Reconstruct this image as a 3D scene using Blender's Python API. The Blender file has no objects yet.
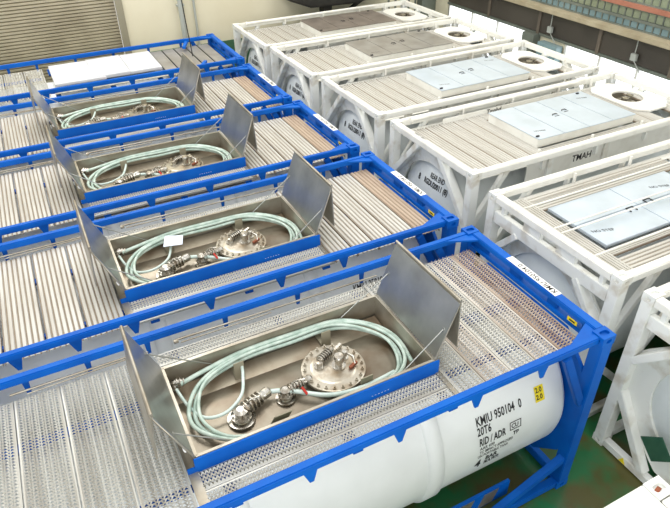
import bpy, bmesh, math, random
from mathutils import Vector, Matrix
PI = math.pi
random.seed(7)
scene = bpy.context.scene
C = scene.collection

# ------------------------------------------------------------------ camera
cam_data = bpy.data.cameras.new('camera')
cam = bpy.data.objects.new('camera', cam_data)
C.objects.link(cam)
YAW, PITCH, ROLL = 0.463, -0.611, -0.018
F_ = Vector((math.sin(YAW)*math.cos(PITCH), math.cos(YAW)*math.cos(PITCH), math.sin(PITCH)))
R_ = Vector((math.cos(YAW), -math.sin(YAW), 0)); U_ = R_.cross(F_)
R2 = R_*math.cos(ROLL)+U_*math.sin(ROLL); U2 = -R_*math.sin(ROLL)+U_*math.cos(ROLL)
m3 = Matrix((R2, U2, -F_)).transposed()
cam.matrix_world = Matrix.Translation(Vector((-4.712, -2.885, 6.965))) @ m3.to_4x4()
cam_data.sensor_fit = 'HORIZONTAL'; cam_data.sensor_width = 36
cam_data.lens = 607.69/670*36
cam_data.clip_end = 200
scene.camera = cam

# ------------------------------------------------------------------ light
world = bpy.data.worlds.new('hall_light'); scene.world = world
world.use_nodes = True
bg = world.node_tree.nodes['Background']
bg.inputs[0].default_value = (1.0, 0.985, 0.955, 1); bg.inputs[1].default_value = 0.95
def area(name, loc, size, sizey, power, color, rot=(0, 0, 0)):
    l = bpy.data.lights.new(name, 'AREA'); l.shape = 'RECTANGLE'; l.size = size; l.size_y = sizey
    l.energy = power; l.color = color
    o = bpy.data.objects.new(name, l); C.objects.link(o); o.location = loc; o.rotation_euler = rot
    return o
area('overhead_light', (-3, 6.5, 11), 3.0, 16, 480, (1, 0.98, 0.95))
area('overhead_light', (5.5, 6.5, 11), 3.0, 16, 430, (1, 0.99, 0.96))
area('overhead_light', (-5, 12.5, 10), 6, 3, 260, (1, 0.97, 0.9))  # extra light added to brighten the back wall and roller shutter
area('camera_side_fill', (-8, -9, 6), 8, 5, 620, (0.95, 0.98, 1.0), (math.radians(62), 0, math.radians(-30)))  # added fill from the camera side, brightens gaps and tank sides; no door there
scene.view_settings.view_transform = 'Standard'
scene.view_settings.look = 'None'
scene.view_settings.gamma = 1
scene.view_settings.use_curve_mapping = False
scene.view_settings.exposure = 0.28

# ------------------------------------------------------------------ materials
def srgb(r, g, b):
    f = lambda c: ((c/255+0.055)/1.055)**2.4 if c/255 > 0.04045 else c/255/12.92
    return (f(r), f(g), f(b), 1)
def mat(name, c1, c2=None, rough=0.5, metal=0.0, scale=6, lo=0.35, hi=0.7, bump=0.0, stretch=(1, 1, 1), emis=None, bscale=None):
    m = bpy.data.materials.new(name); m.use_nodes = True
    nt = m.node_tree; b = nt.nodes['Principled BSDF']
    b.inputs['Roughness'].default_value = rough; b.inputs['Metallic'].default_value = metal
    b.inputs['Base Color'].default_value = c1
    tc = nt.nodes.new('ShaderNodeTexCoord'); mp = nt.nodes.new('ShaderNodeMapping')
    mp.inputs['Scale'].default_value = stretch
    nt.links.new(tc.outputs['Object'], mp.inputs[0])
    if c2:
        n = nt.nodes.new('ShaderNodeTexNoise'); n.inputs['Scale'].default_value = scale; n.inputs['Detail'].default_value = 6
        r = nt.nodes.new('ShaderNodeValToRGB'); r.color_ramp.elements[0].position = lo; r.color_ramp.elements[1].position = hi
        r.color_ramp.elements[0].color = c1; r.color_ramp.elements[1].color = c2
        nt.links.new(mp.outputs[0], n.inputs['Vector']); nt.links.new(n.outputs['Fac'], r.inputs[0])
        nt.links.new(r.outputs[0], b.inputs['Base Color'])
    if bump:
        n2 = nt.nodes.new('ShaderNodeTexNoise'); n2.inputs['Scale'].default_value = bscale or scale*4
        bp = nt.nodes.new('ShaderNodeBump'); bp.inputs['Strength'].default_value = bump; bp.inputs['Distance'].default_value = 0.02
        nt.links.new(mp.outputs[0], n2.inputs['Vector']); nt.links.new(n2.outputs['Fac'], bp.inputs['Height'])
        nt.links.new(bp.outputs[0], b.inputs['Normal'])
    if emis:
        b.inputs['Emission Color'].default_value = emis[0]; b.inputs['Emission Strength'].default_value = emis[1]
    return m
M = {}
M['blue'] = mat('blue_paint', srgb(0, 84, 176), srgb(0, 96, 190), 0.5, 0, 3)
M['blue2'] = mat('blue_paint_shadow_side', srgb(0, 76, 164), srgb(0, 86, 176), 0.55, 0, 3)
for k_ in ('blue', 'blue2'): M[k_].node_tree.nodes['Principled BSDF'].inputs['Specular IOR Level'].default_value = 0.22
M['tank'] = mat('tank_white_coat', srgb(236, 240, 240), srgb(226, 230, 230), 0.3, 0, 1.5)
M['galv'] = mat('galvanised_grating', srgb(200, 200, 193), srgb(160, 156, 146), 0.42, 0.35, 1.6, 0.35, 0.7, stretch=(7, .35, 1))
M['galvb'] = mat('weathered_grating', srgb(206, 202, 194), srgb(162, 150, 136), 0.5, 0.2, 2.0, 0.35, 0.65, stretch=(8, .3, 1))
M['galvc'] = mat('brown_stained_grating', srgb(184, 172, 158), srgb(142, 120, 102), 0.55, 0.15, 2.0, 0.35, 0.62, stretch=(8, .3, 1))
M['ridge'] = mat('worn_ridge', srgb(202, 201, 195), srgb(174, 170, 161), 0.45, 0.2, 2.0, 0.35, 0.7, stretch=(3, .4, 1))
M['valley'] = mat('dirty_valley', srgb(152, 138, 120), srgb(122, 106, 90), 0.7, 0, 2.0)
M['ridgeb'] = mat('brown_ridge', srgb(188, 170, 150), srgb(156, 134, 114), 0.5, 0.1, 2.0, 0.35, 0.7, stretch=(3, .4, 1))
M['steel'] = mat('stainless_steel', srgb(176, 178, 174), srgb(150, 152, 150), 0.3, 0.85, 3, bump=0.05)
M['steelb'] = mat('stainless_box_wall', srgb(176, 172, 160), srgb(140, 130, 112), 0.35, 0.65, 2.5, bump=0.08)
M['floorb'] = mat('stained_box_floor', srgb(142, 135, 120), srgb(104, 86, 66), 0.3, 0.6, 2.2, 0.42, 0.72, bump=0.1)
M['ledge2'] = mat('tan_stained_ledge', srgb(168, 158, 140), srgb(132, 112, 90), 0.4, 0.5, 2.4, 0.4, 0.7)
M['chrome'] = mat('polished_fitting', srgb(205, 203, 196), srgb(150, 140, 125), 0.2, 0.9, 14)
M['cover'] = mat('manway_cover_steel', srgb(184, 178, 164), srgb(150, 132, 108), 0.28, 0.7, 6, 0.45, 0.75, bump=0.1)
M['hose'] = mat('pale_green_hose', srgb(196, 212, 202), srgb(150, 174, 162), 0.35, 0, 9)
M['hosew'] = mat('clear_hose', srgb(206, 220, 214), srgb(176, 196, 190), 0.3, 0, 9)
M['white'] = mat('white_frame_paint', srgb(228, 228, 222), srgb(206, 203, 194), 0.5, 0, 2.6, 0.5, 0.8)
M['whited'] = mat('white_frame_scuffed', srgb(228, 230, 226), srgb(196, 190, 176), 0.55, 0, 3.5, 0.5, 0.72)
M['wtank'] = mat('white_tank_end', srgb(222, 228, 228), srgb(208, 214, 214), 0.4, 0, 2)
M['alu'] = mat('aluminium_cover', srgb(200, 212, 224), srgb(186, 198, 208), 0.3, 0.25, 2)
M['alud'] = mat('dull_aluminium_cover', srgb(160, 158, 154), srgb(140, 136, 130), 0.4, 0.4, 3)
M['alub'] = mat('brown_grey_cover', srgb(132, 124, 116), srgb(112, 104, 98), 0.5, 0.3, 3)
M['sheet'] = mat('white_cover_sheet', srgb(206, 208, 212), srgb(196, 197, 200), 0.5, 0, 2)
M['black'] = mat('black_lettering', srgb(28, 28, 30), None, 0.6)
M['hole'] = mat('dark_hole_shade', srgb(40, 44, 50), None, 0.8)  # dark colour stands in for the shade inside the drain holes
M['yellow'] = mat('yellow_sticker', srgb(236, 214, 30), None, 0.5)
M['label'] = mat('white_sticker', srgb(238, 238, 234), None, 0.5)
M['red'] = mat('red_tag', srgb(200, 40, 30), srgb(160, 50, 30), 0.5, 0, 20)
M['rust'] = mat('rust', srgb(150, 84, 56), srgb(110, 60, 40), 0.8, 0, 20)
M['floor'] = mat('green_floor', srgb(40, 112, 66), srgb(86, 84, 44), 0.28, 0, 1.6, 0.42, 0.6, bump=0.03)
M['wall'] = mat('cream_wall', srgb(226, 220, 196), srgb(216, 208, 182), 0.7, 0, 0.6)
M['dado'] = mat('green_wall_base', srgb(70, 112, 84), srgb(60, 100, 76), 0.6, 0, 2)
M['shut'] = mat('roller_shutter', srgb(184, 176, 152), srgb(160, 151, 128), 0.32, 0.25, 1.2)
M['guide'] = mat('grey_guide', srgb(150, 144, 124), None, 0.5, 0.2)
M['pipe'] = mat('grey_pipe', srgb(178, 182, 176), None, 0.4, 0.2)
M['dark'] = mat('dark_machine', srgb(34, 34, 32), srgb(52, 50, 46), 0.5, 0.2, 5)
M['brown'] = mat('dark_brown_panel', srgb(84, 78, 70), srgb(66, 61, 55), 0.5, 0.1, 0.8)
M['brown2'] = mat('brown_column', srgb(112, 102, 90), srgb(98, 90, 80), 0.5, 0.1, 1)
M['ledge'] = mat('cream_beam', srgb(176, 166, 140), srgb(150, 138, 112), 0.6, 0, 2)
M['orange'] = mat('orange_beam', srgb(168, 112, 90), srgb(154, 100, 80), 0.6, 0, 2)
M['glassb'] = mat('blue_grey_pane', srgb(136, 160, 164), srgb(112, 140, 146), 0.2, 0, 1.4)
M['glassg'] = mat('green_grey_pane', srgb(152, 160, 132), srgb(128, 138, 116), 0.2, 0, 1.4)
M['daywin'] = mat('daylit_pane', srgb(240, 244, 255), None, 0.3, emis=((0.93, 0.95, 1.0, 1), 1.5))
M['green'] = mat('dark_green_plate', srgb(44, 84, 66), srgb(60, 98, 78), 0.4, 0, 6)
M['gpost'] = mat('grey_post', srgb(120, 126, 116), srgb(96, 104, 96), 0.5, 0.1, 2)
M['paper'] = mat('pale_blue_paper', srgb(214, 222, 236), None, 0.6)
M['cable'] = mat('black_cable', srgb(24, 24, 24), None, 0.5)

# ------------------------------------------------------------------ mesh helpers
class MB:
    def __init__(s): s.v = []; s.f = []; s.sm = []
    def add(s, vs, fs, smooth=False):
        o = len(s.v); s.v += [tuple(v) for v in vs]
        s.f += [tuple(i+o for i in f) for f in fs]; s.sm += [smooth]*len(fs)
        return s
    def box(s, x0, x1, y0, y1, z0, z1):
        v = [(x, y, z) for z in (z0, z1) for y in (y0, y1) for x in (x0, x1)]
        return s.add(v, [(0, 2, 3, 1), (4, 5, 7, 6), (0, 1, 5, 4), (2, 6, 7, 3), (0, 4, 6, 2), (1, 3, 7, 5)])
    def bar(s, a, b, w, h, up=(0, 0, 1)):
        a = Vector(a); b = Vector(b); d = (b-a).normalized(); u = Vector(up)
        r = d.cross(u)
        if r.length < 1e-4: r = d.cross(Vector((0, 1, 0)))
        r.normalize(); u = r.cross(d)
        v = []
        for q in (a, b):
            for i, j in ((-1, -1), (1, -1), (1, 1), (-1, 1)): v.append(q+r*i*w/2+u*j*h/2)
        return s.add(v, [(3, 2, 1, 0), (4, 5, 6, 7), (0, 1, 5, 4), (1, 2, 6, 5), (2, 3, 7, 6), (3, 0, 4, 7)])
    def tube(s, pts, r, n=8, closed=False):
        pts = [Vector(q) for q in pts]; L = len(pts); v = []; f = []
        prev = None
        for i, q in enumerate(pts):
            if closed: d = pts[(i+1) % L]-pts[i-1]
            else: d = pts[min(i+1, L-1)]-pts[max(i-1, 0)]
            d.normalize()
            if prev is None:
                prev = d.cross(Vector((0, 0, 1)))
                if prev.length < 1e-3: prev = d.cross(Vector((0, 1, 0)))
            prev = (prev-d*prev.dot(d)).normalized(); w = d.cross(prev)
            for k in range(n):
                a = 2*PI*k/n; v.append(q+(prev*math.cos(a)+w*math.sin(a))*r)
        for i in range(L if closed else L-1):
            for k in range(n):
                a = i*n+k; b = i*n+(k+1) % n; c = ((i+1) % L)*n+(k+1) % n; d = ((i+1) % L)*n+k
                f.append((a, b, c, d))
        s.add(v, f, True)
        if not closed:
            s.add(v[:n], [tuple(range(n-1, -1, -1))]); s.add(v[-n:], [tuple(range(n))])
        return s
    def lathe(s, prof, c=(0, 0, 0), axis='z', n=24):
        # prof: list of (radius, height)
        v = []; f = []
        for r, h in prof:
            for k in range(n):
                a = 2*PI*k/n; x = r*math.cos(a); y = r*math.sin(a)
                q = {'z': (x, y, h), 'x': (h, x, y), 'y': (y, h, x)}[axis] if isinstance(axis, str) else None
                if q is None:
                    ax = Vector(axis).normalized(); e = ax.orthogonal().normalized(); g = ax.cross(e)
                    q = e*x+g*y+ax*h
                v.append((q[0]+c[0], q[1]+c[1], q[2]+c[2]))
        for i in range(len(prof)-1):
            for k in range(n): f.append((i*n+k, i*n+(k+1) % n, (i+1)*n+(k+1) % n, (i+1)*n+k))
        s.add(v, f, False)
        return s
    def prism(s, poly, a0, a1, plane='xz'):
        # poly in the plane, extruded along the missing axis from a0 to a1
        n = len(poly)
        g = {'xz': lambda p, a: (p[0], a, p[1]), 'yz': lambda p, a: (a, p[0], p[1]), 'xy': lambda p, a: (p[0], p[1], a)}[plane]
        v = [g(q, a0) for q in poly]+[g(q, a1) for q in poly]
        f = [tuple(range(n)), tuple(range(2*n-1, n-1, -1))]+[(i, n+i, n+(i+1) % n, (i+1) % n) for i in range(n)]
        return s.add(v, f)
    def mesh(s, name, material, bevel=0, merge=False):
        me = bpy.data.meshes.new(name)
        me.from_pydata(s.v, [], s.f)
        for i, q in enumerate(s.sm): me.polygons[i].use_smooth = q
        bm = bmesh.new(); bm.from_mesh(me)
        if merge: bmesh.ops.remove_doubles(bm, verts=bm.verts, dist=1e-5)
        bmesh.ops.recalc_face_normals(bm, faces=bm.faces)
        if bevel:
            ed = [e for e in bm.edges if len(e.link_faces) == 2 and e.calc_face_angle(0) > 0.6]
            bmesh.ops.bevel(bm, geom=ed, offset=bevel, segments=2, affect='EDGES', clamp_overlap=True)
        bm.to_mesh(me); bm.free()
        me.materials.append(material)
        return me
    def build(s, name, material, parent=None, bevel=0, merge=False, **props):
        o = bpy.data.objects.new(name, s.mesh(name, material, bevel, merge)); C.objects.link(o)
        if parent: o.parent = parent
        for k, q in props.items(): o[k] = q
        return o
def thing(name, label, cat, loc=(0, 0, 0), rotz=0, group=None):
    o = bpy.data.objects.new(name, None); C.objects.link(o); o.empty_display_size = .2
    o.location = loc; o.rotation_euler = (0, 0, rotz); o['label'] = label; o['category'] = cat
    if group: o['group'] = group
    return o
def tag(o, label, cat, group=None):
    o['label'] = label; o['category'] = cat
    if group: o['group'] = group
    return o
def struct(o):
    o['kind'] = 'structure'; return o
KIDS = {}
def copy_tree(o, parent=None):
    c = o.copy(); C.objects.link(c); c.parent = parent
    for ch in list(o.children): copy_tree(ch, c)
    return c
def part_copy(o, **kw):
    c = o.copy(); C.objects.link(c)
    for k, q in kw.items(): setattr(c, k, q)
    for ch in list(o.children):
        part_copy(ch).parent = c
    return c
def inst(me, name, parent, loc=(0, 0, 0), rotz=0, scale=(1, 1, 1)):
    o = bpy.data.objects.new(name, me); C.objects.link(o); o.parent = parent
    o.location = loc; o.rotation_euler = (0, 0, rotz); o.scale = scale
    return o

def text_obj(body, size, fn, material, name, parent, spacing=1.0, xs=1.0, bold=0.0, align='LEFT'):
    cu = bpy.data.curves.new(name, 'FONT'); cu.body = body; cu.size = size; cu.resolution_u = 2
    cu.space_character = spacing; cu.offset = bold; cu.align_x = align
    t = bpy.data.objects.new(name, cu); C.objects.link(t)
    dg = bpy.context.evaluated_depsgraph_get(); dg.update()
    me = bpy.data.meshes.new_from_object(t.evaluated_get(dg))
    bpy.data.objects.remove(t); bpy.data.curves.remove(cu)
    bm = bmesh.new(); bm.from_mesh(me)
    for v in bm.verts: v.co = Vector(fn(v.co.x*xs, v.co.y))
    bm.to_mesh(me); bm.free()
    me.materials.clear(); me.materials.append(material); me.name = name
    o = bpy.data.objects.new(name, me); C.objects.link(o)
    if parent: o.parent = parent
    return o

def casting_mesh(material, sx=.178, sy=.162, sz=.118):
    # an ISO corner casting: a block with an oval hole in its top and in two outer sides
    mb = MB()
    def face(o, ex, ey, nrm, w, h, hw, hh, hole):
        o = Vector(o); ex = Vector(ex); ey = Vector(ey); nrm = Vector(nrm); n = 16
        rect = []; oval = []
        for k in range(n):
            a = 2*PI*(k+.5)/n; c, s_ = math.cos(a), math.sin(a)
            t = max(abs(c), abs(s_)); rect.append(o+ex*(c/t*w/2)+ey*(s_/t*h/2))
            oval.append(o+ex*(math.copysign(abs(c)**.6, c)*hw)+ey*(math.copysign(abs(s_)**.6, s_)*hh))
        if not hole:
            c4 = [o+ex*i*w/2+ey*j*h/2 for i, j in ((-1, -1), (1, -1), (1, 1), (-1, 1))]
            mb.add(c4, [(0, 1, 2, 3)]); return
        c4 = [o+ex*i*w/2+ey*j*h/2 for i, j in ((1, 1), (-1, 1), (-1, -1), (1, -1))]
        deep = [q-nrm*.03 for q in oval]
        mb.add(rect+oval+deep+c4, [(k, (k+1) % n, n+(k+1) % n, n+k) for k in range(n)] +
               [(n+k, n+(k+1) % n, 2*n+(k+1) % n, 2*n+k) for k in range(n)] + [tuple(range(2*n, 3*n))] +
               [(1, 3*n, 2), (5, 3*n+1, 6), (9, 3*n+2, 10), (13, 3*n+3, 14)])
    face((0, 0, sz/2), (1, 0, 0), (0, 1, 0), (0, 0, 1), sx, sy, .058, .034, True)
    face((0, 0, -sz/2), (1, 0, 0), (0, 1, 0), (0, 0, -1), sx, sy, 0, 0, False)
    face((0, -sy/2, 0), (1, 0, 0), (0, 0, 1), (0, -1, 0), sx, sz, .036, .028, True)
    face((0, sy/2, 0), (1, 0, 0), (0, 0, 1), (0, 1, 0), sx, sz, .036, .028, True)
    face((sx/2, 0, 0), (0, 1, 0), (0, 0, 1), (1, 0, 0), sy, sz, .036, .028, True)
    face((-sx/2, 0, 0), (0, 1, 0), (0, 0, 1), (-1, 0, 0), sy, sz, .036, .028, True)
    return mb.mesh('corner_casting', material)
CAST_B = casting_mesh(M['blue']); CAST_W = casting_mesh(M['whited'])

def plank_mesh(L, W, material, cols=5, pitch=.036, flange=.014, relief=.009):
    # a grip-strut plank: ridged field of diamond openings between low flanges; length along local Y
    mb = MB(); a = (W-2*flange)/cols/2; b = pitch/2
    rows = int(L/pitch); b = L/rows/2
    def cell(cx, cy, s, t, zx, zy):
        o = [(cx-a, cy, zx), (cx, cy-b, zy), (cx+a, cy, zx), (cx, cy+b, zy)]
        zc = (zx+zy)/2
        i = [(cx-a*s, cy, zc+(zx-zc)*s), (cx, cy-b*t, zy-.003), (cx+a*s, cy, zc+(zx-zc)*s), (cx, cy+b*t, zy+.002)]
        mb.add(o+i, [(k, (k+1) % 4, 4+(k+1) % 4, 4+k) for k in range(4)])
    x0 = -W/2+flange
    for c in range(cols):
        for r in range(rows):
            cell(x0+a+2*a*c, b+2*b*r, .62, .58, -relief, relief)
            if c < cols-1 and r < rows-1: cell(x0+2*a+2*a*c, 2*b+2*b*r, .34, .40, relief, -relief)
    for sx in (-1, 1):
        xe = sx*(W/2-flange)
        for r in range(rows-1):
            mb.add([(xe, b+2*b*r, -relief), (xe, 3*b+2*b*r, -relief), (xe-sx*a, 2*b+2*b*r, relief)], [(0, 1, 2)])
        xf = sx*(W/2-.001)
        mb.add([(xe, 0, -relief), (xe, L, -relief), (xf, L, -relief+.002), (xf, 0, -relief+.002), (xf, 0, -.035), (xf, L, -.035)], [(0, 1, 2, 3), (3, 2, 5, 4)])
    return mb.mesh('grating_plank', material, merge=True)

def ridge_plank_mesh(L, W, mtop, mval, n=5, h=.012):
    # a ridged plank: light worn ridges between dirty valleys, running along local Y
    mb = MB(); rows = 30; p = (W-.012)/n; pts = []; kind = []
    x = -W/2+.006
    for k in range(n):
        for dx, z, v in ((.0, -h, 1), (.20, -h, 0), (.30, 0, 0), (.86, 0, 0), (.96, -h, 1)): pts.append((x+dx*p, z)); kind.append(v)
        x += p
    pts.append((x, -h)); m = len(pts); ys = [0, L]
    for y in ys:
        for q in pts: mb.v.append((q[0], y, q[1]))
    for i in range(m-1): mb.f.append((i, i+1, m+i+1, m+i)); mb.sm.append(False)
    for sx in (0, m-1):
        q = pts[sx]; o = len(mb.v); mb.v += [(q[0], 0, q[1]), (q[0], L, q[1]), (q[0], L, -.04), (q[0], 0, -.04)]; mb.f.append((o, o+1, o+2, o+3)); mb.sm.append(False); kind.append(1)
    me = mb.mesh('grating_plank', mtop); me.materials.append(mval)
    for i, pl in enumerate(me.polygons): pl.material_index = kind[i] if i < len(kind) else 0
    return me

def tank_mesh(x0, x1, yc, zc, r, material, cut=None, dish=.28, n=96):
    # cylinder along X with dished ends; cut = (xa, xb, halfwidth) leaves the top open there
    mb = MB(); xs = [x0+dish, x1-dish]
    if cut: xs += [cut[0], cut[1]]
    xs = sorted(xs); v = []; f = []
    for x in xs:
        for k in range(n):
            a = 2*PI*k/n; v.append((x, yc+r*math.sin(a), zc+r*math.cos(a)))
    for i in range(len(xs)-1):
        for k in range(n):
            am = 2*PI*(k+.5)/n
            if cut and abs(xs[i]-cut[0]) < 1e-6 and math.cos(am) > 0 and abs(r*math.sin(am)) < cut[2]: continue
            f.append((i*n+k, i*n+(k+1) % n, (i+1)*n+(k+1) % n, (i+1)*n+k))
    mb.add(v, f, True)
    for sx, xe in ((-1, x0+dish), (1, x1-dish)):
        prof = [(r*math.cos(t), xe+sx*dish*math.sin(t)) for t in [PI/2*i/8 for i in range(8)]]+[(.001, xe+sx*dish)]
        vv = []; ff = []
        for rr, x in prof:
            for k in range(n):
                a = 2*PI*k/n; vv.append((x, yc+rr*math.sin(a), zc+rr*math.cos(a)))
        for i in range(len(prof)-1):
            for k in range(n): ff.append((i*n+k, i*n+(k+1) % n, (i+1)*n+(k+1) % n, (i+1)*n+k))
        mb.add(vv, ff, True)
    return mb.mesh('tank_shell', material, merge=True)

W_, L_, H_ = 2.438, 6.6, 2.591

# ------------------------------------------------------------------ the hall
mb = MB(); mb.box(-14, 8.4, -12, 15.0, -.2, 0); struct(mb.build('floor', M['floor']))
mb = MB(); mb.box(-14, -9.0, 15.0, 15.3, 0, 9); mb.box(-2.1, 8.4, 15.0, 15.3, 0, 9); mb.box(-9.0, -2.1, 15.0, 15.3, 6.0, 9)
struct(mb.build('wall_back', M['wall']))
mb = MB(); mb.box(-1.98, 7.6, 14.97, 15.0, 0, 1.86); struct(mb.build('trim_1', M['dado'], label='green painted wall base'))
door = MB()
nsl = 72
for k in range(nsl):
    z0 = 6.0*k/nsl; z1 = 6.0*(k+1)/nsl; zm = (z0+z1)/2
    door.add([(-9.0, 15.12, z0), (-2.2, 15.12, z0), (-2.2, 15.07, z0+.02), (-9.0, 15.07, z0+.02), (-2.2, 15.07, z1-.02), (-9.0, 15.07, z1-.02), (-2.2, 15.12, z1), (-9.0, 15.12, z1)],
             [(0, 1, 2, 3), (3, 2, 4, 5), (5, 4, 6, 7)])
d = struct(door.build('door_1', M['shut'], merge=True))
mb = MB(); mb.box(-2.2, -2.02, 14.93, 15.02, 0, 6.1); struct(mb.build('trim_2', M['guide']))
# wall furniture
mb = MB(); mb.tube([(-.5, 14.85, 0), (-.5, 14.85, 8.5)], .075, 12)
for z in (1.2, 3.0, 4.8): mb.box(-.6, -.4, 14.8, 14.97, z, z+.05)
tag(mb.build('drain_pipe', M['pipe']), 'grey vertical pipe on the cream wall beside the roller shutter', 'pipe')
mb = MB(); mb.tube([(-.1, 14.93, 0), (-.1, 14.93, 8.5)], .035, 8)
tag(mb.build('conduit', M['pipe']), 'thin grey conduit on the cream wall right of the thicker pipe', 'conduit')
mb = MB()
for k in range(5): mb.box(6.3+.26*k, 6.37+.26*k, 14.985, 15.0, 1.9, 3.2)
tag(mb.build('wall_vent', M['gpost'], kind='thing'), 'slatted vent high on the cream wall behind the white tanks', 'vent')
mb = MB(); mb.box(7.45, 8.3, 14.7, 15.0, 0, 7); struct(mb.build('trim_3', M['gpost']))
# dark machine
t = thing('ventilation_unit', 'dark bulky unit hanging on the cream back wall above the farthest white tank', 'ventilation unit', (4.4, 14.55, 2.75))
mb = MB(); mb.prism([(-1.9, .9), (-1.9, .15), (-1.2, -.12), (.3, -.16), (1.2, -.02), (1.6, .0), (1.75, .9)], -.35, .38, 'xz')
mb.build('casing', M['dark'], t, bevel=.05)
mb = MB(); mb.box(-.75, -.45, -.2, .1, -.38, -.1); mb.build('drain_box', M['dark'], t, bevel=.02)
mb = MB(); mb.bar((.2, -.1, -.35), (.75, -.1, -.05), .1, .08); mb.build('bracket', M['dark'], t); mb = MB(); mb.bar((1.2, -.1, -.1), (1.5, -.1, .1), .1, .08); mb.build('bracket', M['dark'], t)

# right wall
XW = 8.0
mb = MB()
mb.box(XW, XW+.3, -12, 15, 0, .9); mb.box(XW, XW+.3, -12, 15, 3.9, 9)
mb.box(XW, XW+.3, 13.95, 15, .9, 3.9); mb.box(XW+.02, XW+.3, 8.85, 10.3, .9, 2.3)
mb.box(XW+.25, XW+.4, -12, 15, 2.2, 3.9)
struct(mb.build('wall_right', M['wall']))
mb = MB()
y = 14.0
while y > -11: mb.box(XW-.01, XW+.2, y-2.05, y, 2.32, 2.92); y -= 2.1
struct(mb.build('trim_4', M['brown'], label='dark brown panel band'))
mb = MB()
y = 14.0
while y > -11: mb.box(XW-.05, XW+.2, y-2.1, y-2.0, 2.28, 2.95); y -= 2.1
struct(mb.build('trim_5', M['brown2']))
mb = MB(); mb.box(XW-.28, XW+.3, -12, 15, 2.94, 3.04); mb.box(XW-.06, XW+.2, -12, 15, 2.86, 2.95); struct(mb.build('trim_6', M['ledge']))
mb = MB(); mb.box(XW-.06, XW+.25, -12, 15, 3.5, 3.6); struct(mb.build('trim_7', M['orange']))
mb = MB(); mb.box(XW-.04, XW+.1, -12, 14, 2.25, 2.31); struct(mb.build('trim_8', M['gpost']))
def winrow(n, z0, z1, mm, y0=-6, y1=14, step=.21):
    fr = MB(); yy = y1
    fr.box(XW, XW+.1, y0, y1, z0, z0+.03); fr.box(XW, XW+.1, y0, y1, z1-.03, z1)
    while yy > y0: fr.box(XW+.04, XW+.1, yy-.015, yy+.015, z0, z1); yy -= step
    w = struct(fr.build('window_%d' % n, M['gpost']))
    g = MB(); g.box(XW+.06, XW+.09, y0, y1, z0, z1); g.build('window_pane', mm, w)
winrow(1, 3.04, 3.25, M['glassb']); winrow(2, 3.25, 3.5, M['glassg']); winrow(3, 3.6, 3.95, M['glassg'])
def daywin(n, y0, y1):
    g = MB(); fr = MB(); z0, z1 = .9, 2.26
    fr.box(XW, XW+.15, y0, y1, z0, z0+.06); fr.box(XW, XW+.15, y0, y1, z1-.04, z1)
    k = int((y1-y0)/1.1)
    for i in range(k+1):
        yy = y0+(y1-y0)*i/k; fr.box(XW, XW+.15, yy-.03, yy+.03, z0, z1)
    w = struct(fr.build('window_%d' % n, M['white'])); g.box(XW+.08, XW+.1, y0, y1, z0, z1)
    g.build('window_pane', M['daywin'], w)
daywin(4, 10.35, 13.95); daywin(5, -6, 8.8)
mb = MB(); mb.box(XW-.25, XW, 9.75, 10.2, 0, 2.28); struct(mb.build('trim_9', M['gpost']))
t = thing('electrical_cabinet', 'pale blue grey electrical cabinet on the right wall between the bright windows', 'cabinet', (XW-.14, 9.25, 1.22))
mb = MB(); mb.box(-.12, .12, -.38, .32, 0, .95); mb.build('cabinet_body', M['glassb'], t, bevel=.01)
mb = MB(); mb.box(-.14, -.12, -.34, .28, .05, .9); mb.box(-.17, -.14, .12, .16, .4, .55); mb.build('cabinet_door', M['glassb'], t, bevel=.004)
for i, yy in enumerate((9.35, 6.62)):
    t = thing('junction_box', ['small grey junction box on the dark brown band just above the cabinet', 'small grey junction box on the dark brown band, the one nearest the right edge', 'small grey junction box on the dark band'][i], 'junction box', (XW-.1, yy, 2.42))
    mb = MB(); mb.box(-.04, .04, -.08, .08, 0, .16); mb.build('box_body', M['pipe'], t, bevel=.008)
    mb = MB(); mb.tube([(0, 0, .16), (0, 0, .48)], .012, 6); mb.tube([(0, -.02, .0), (0, -.25, -.22)], .012, 6); mb.build('conduit', M['pipe'], t)

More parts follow.
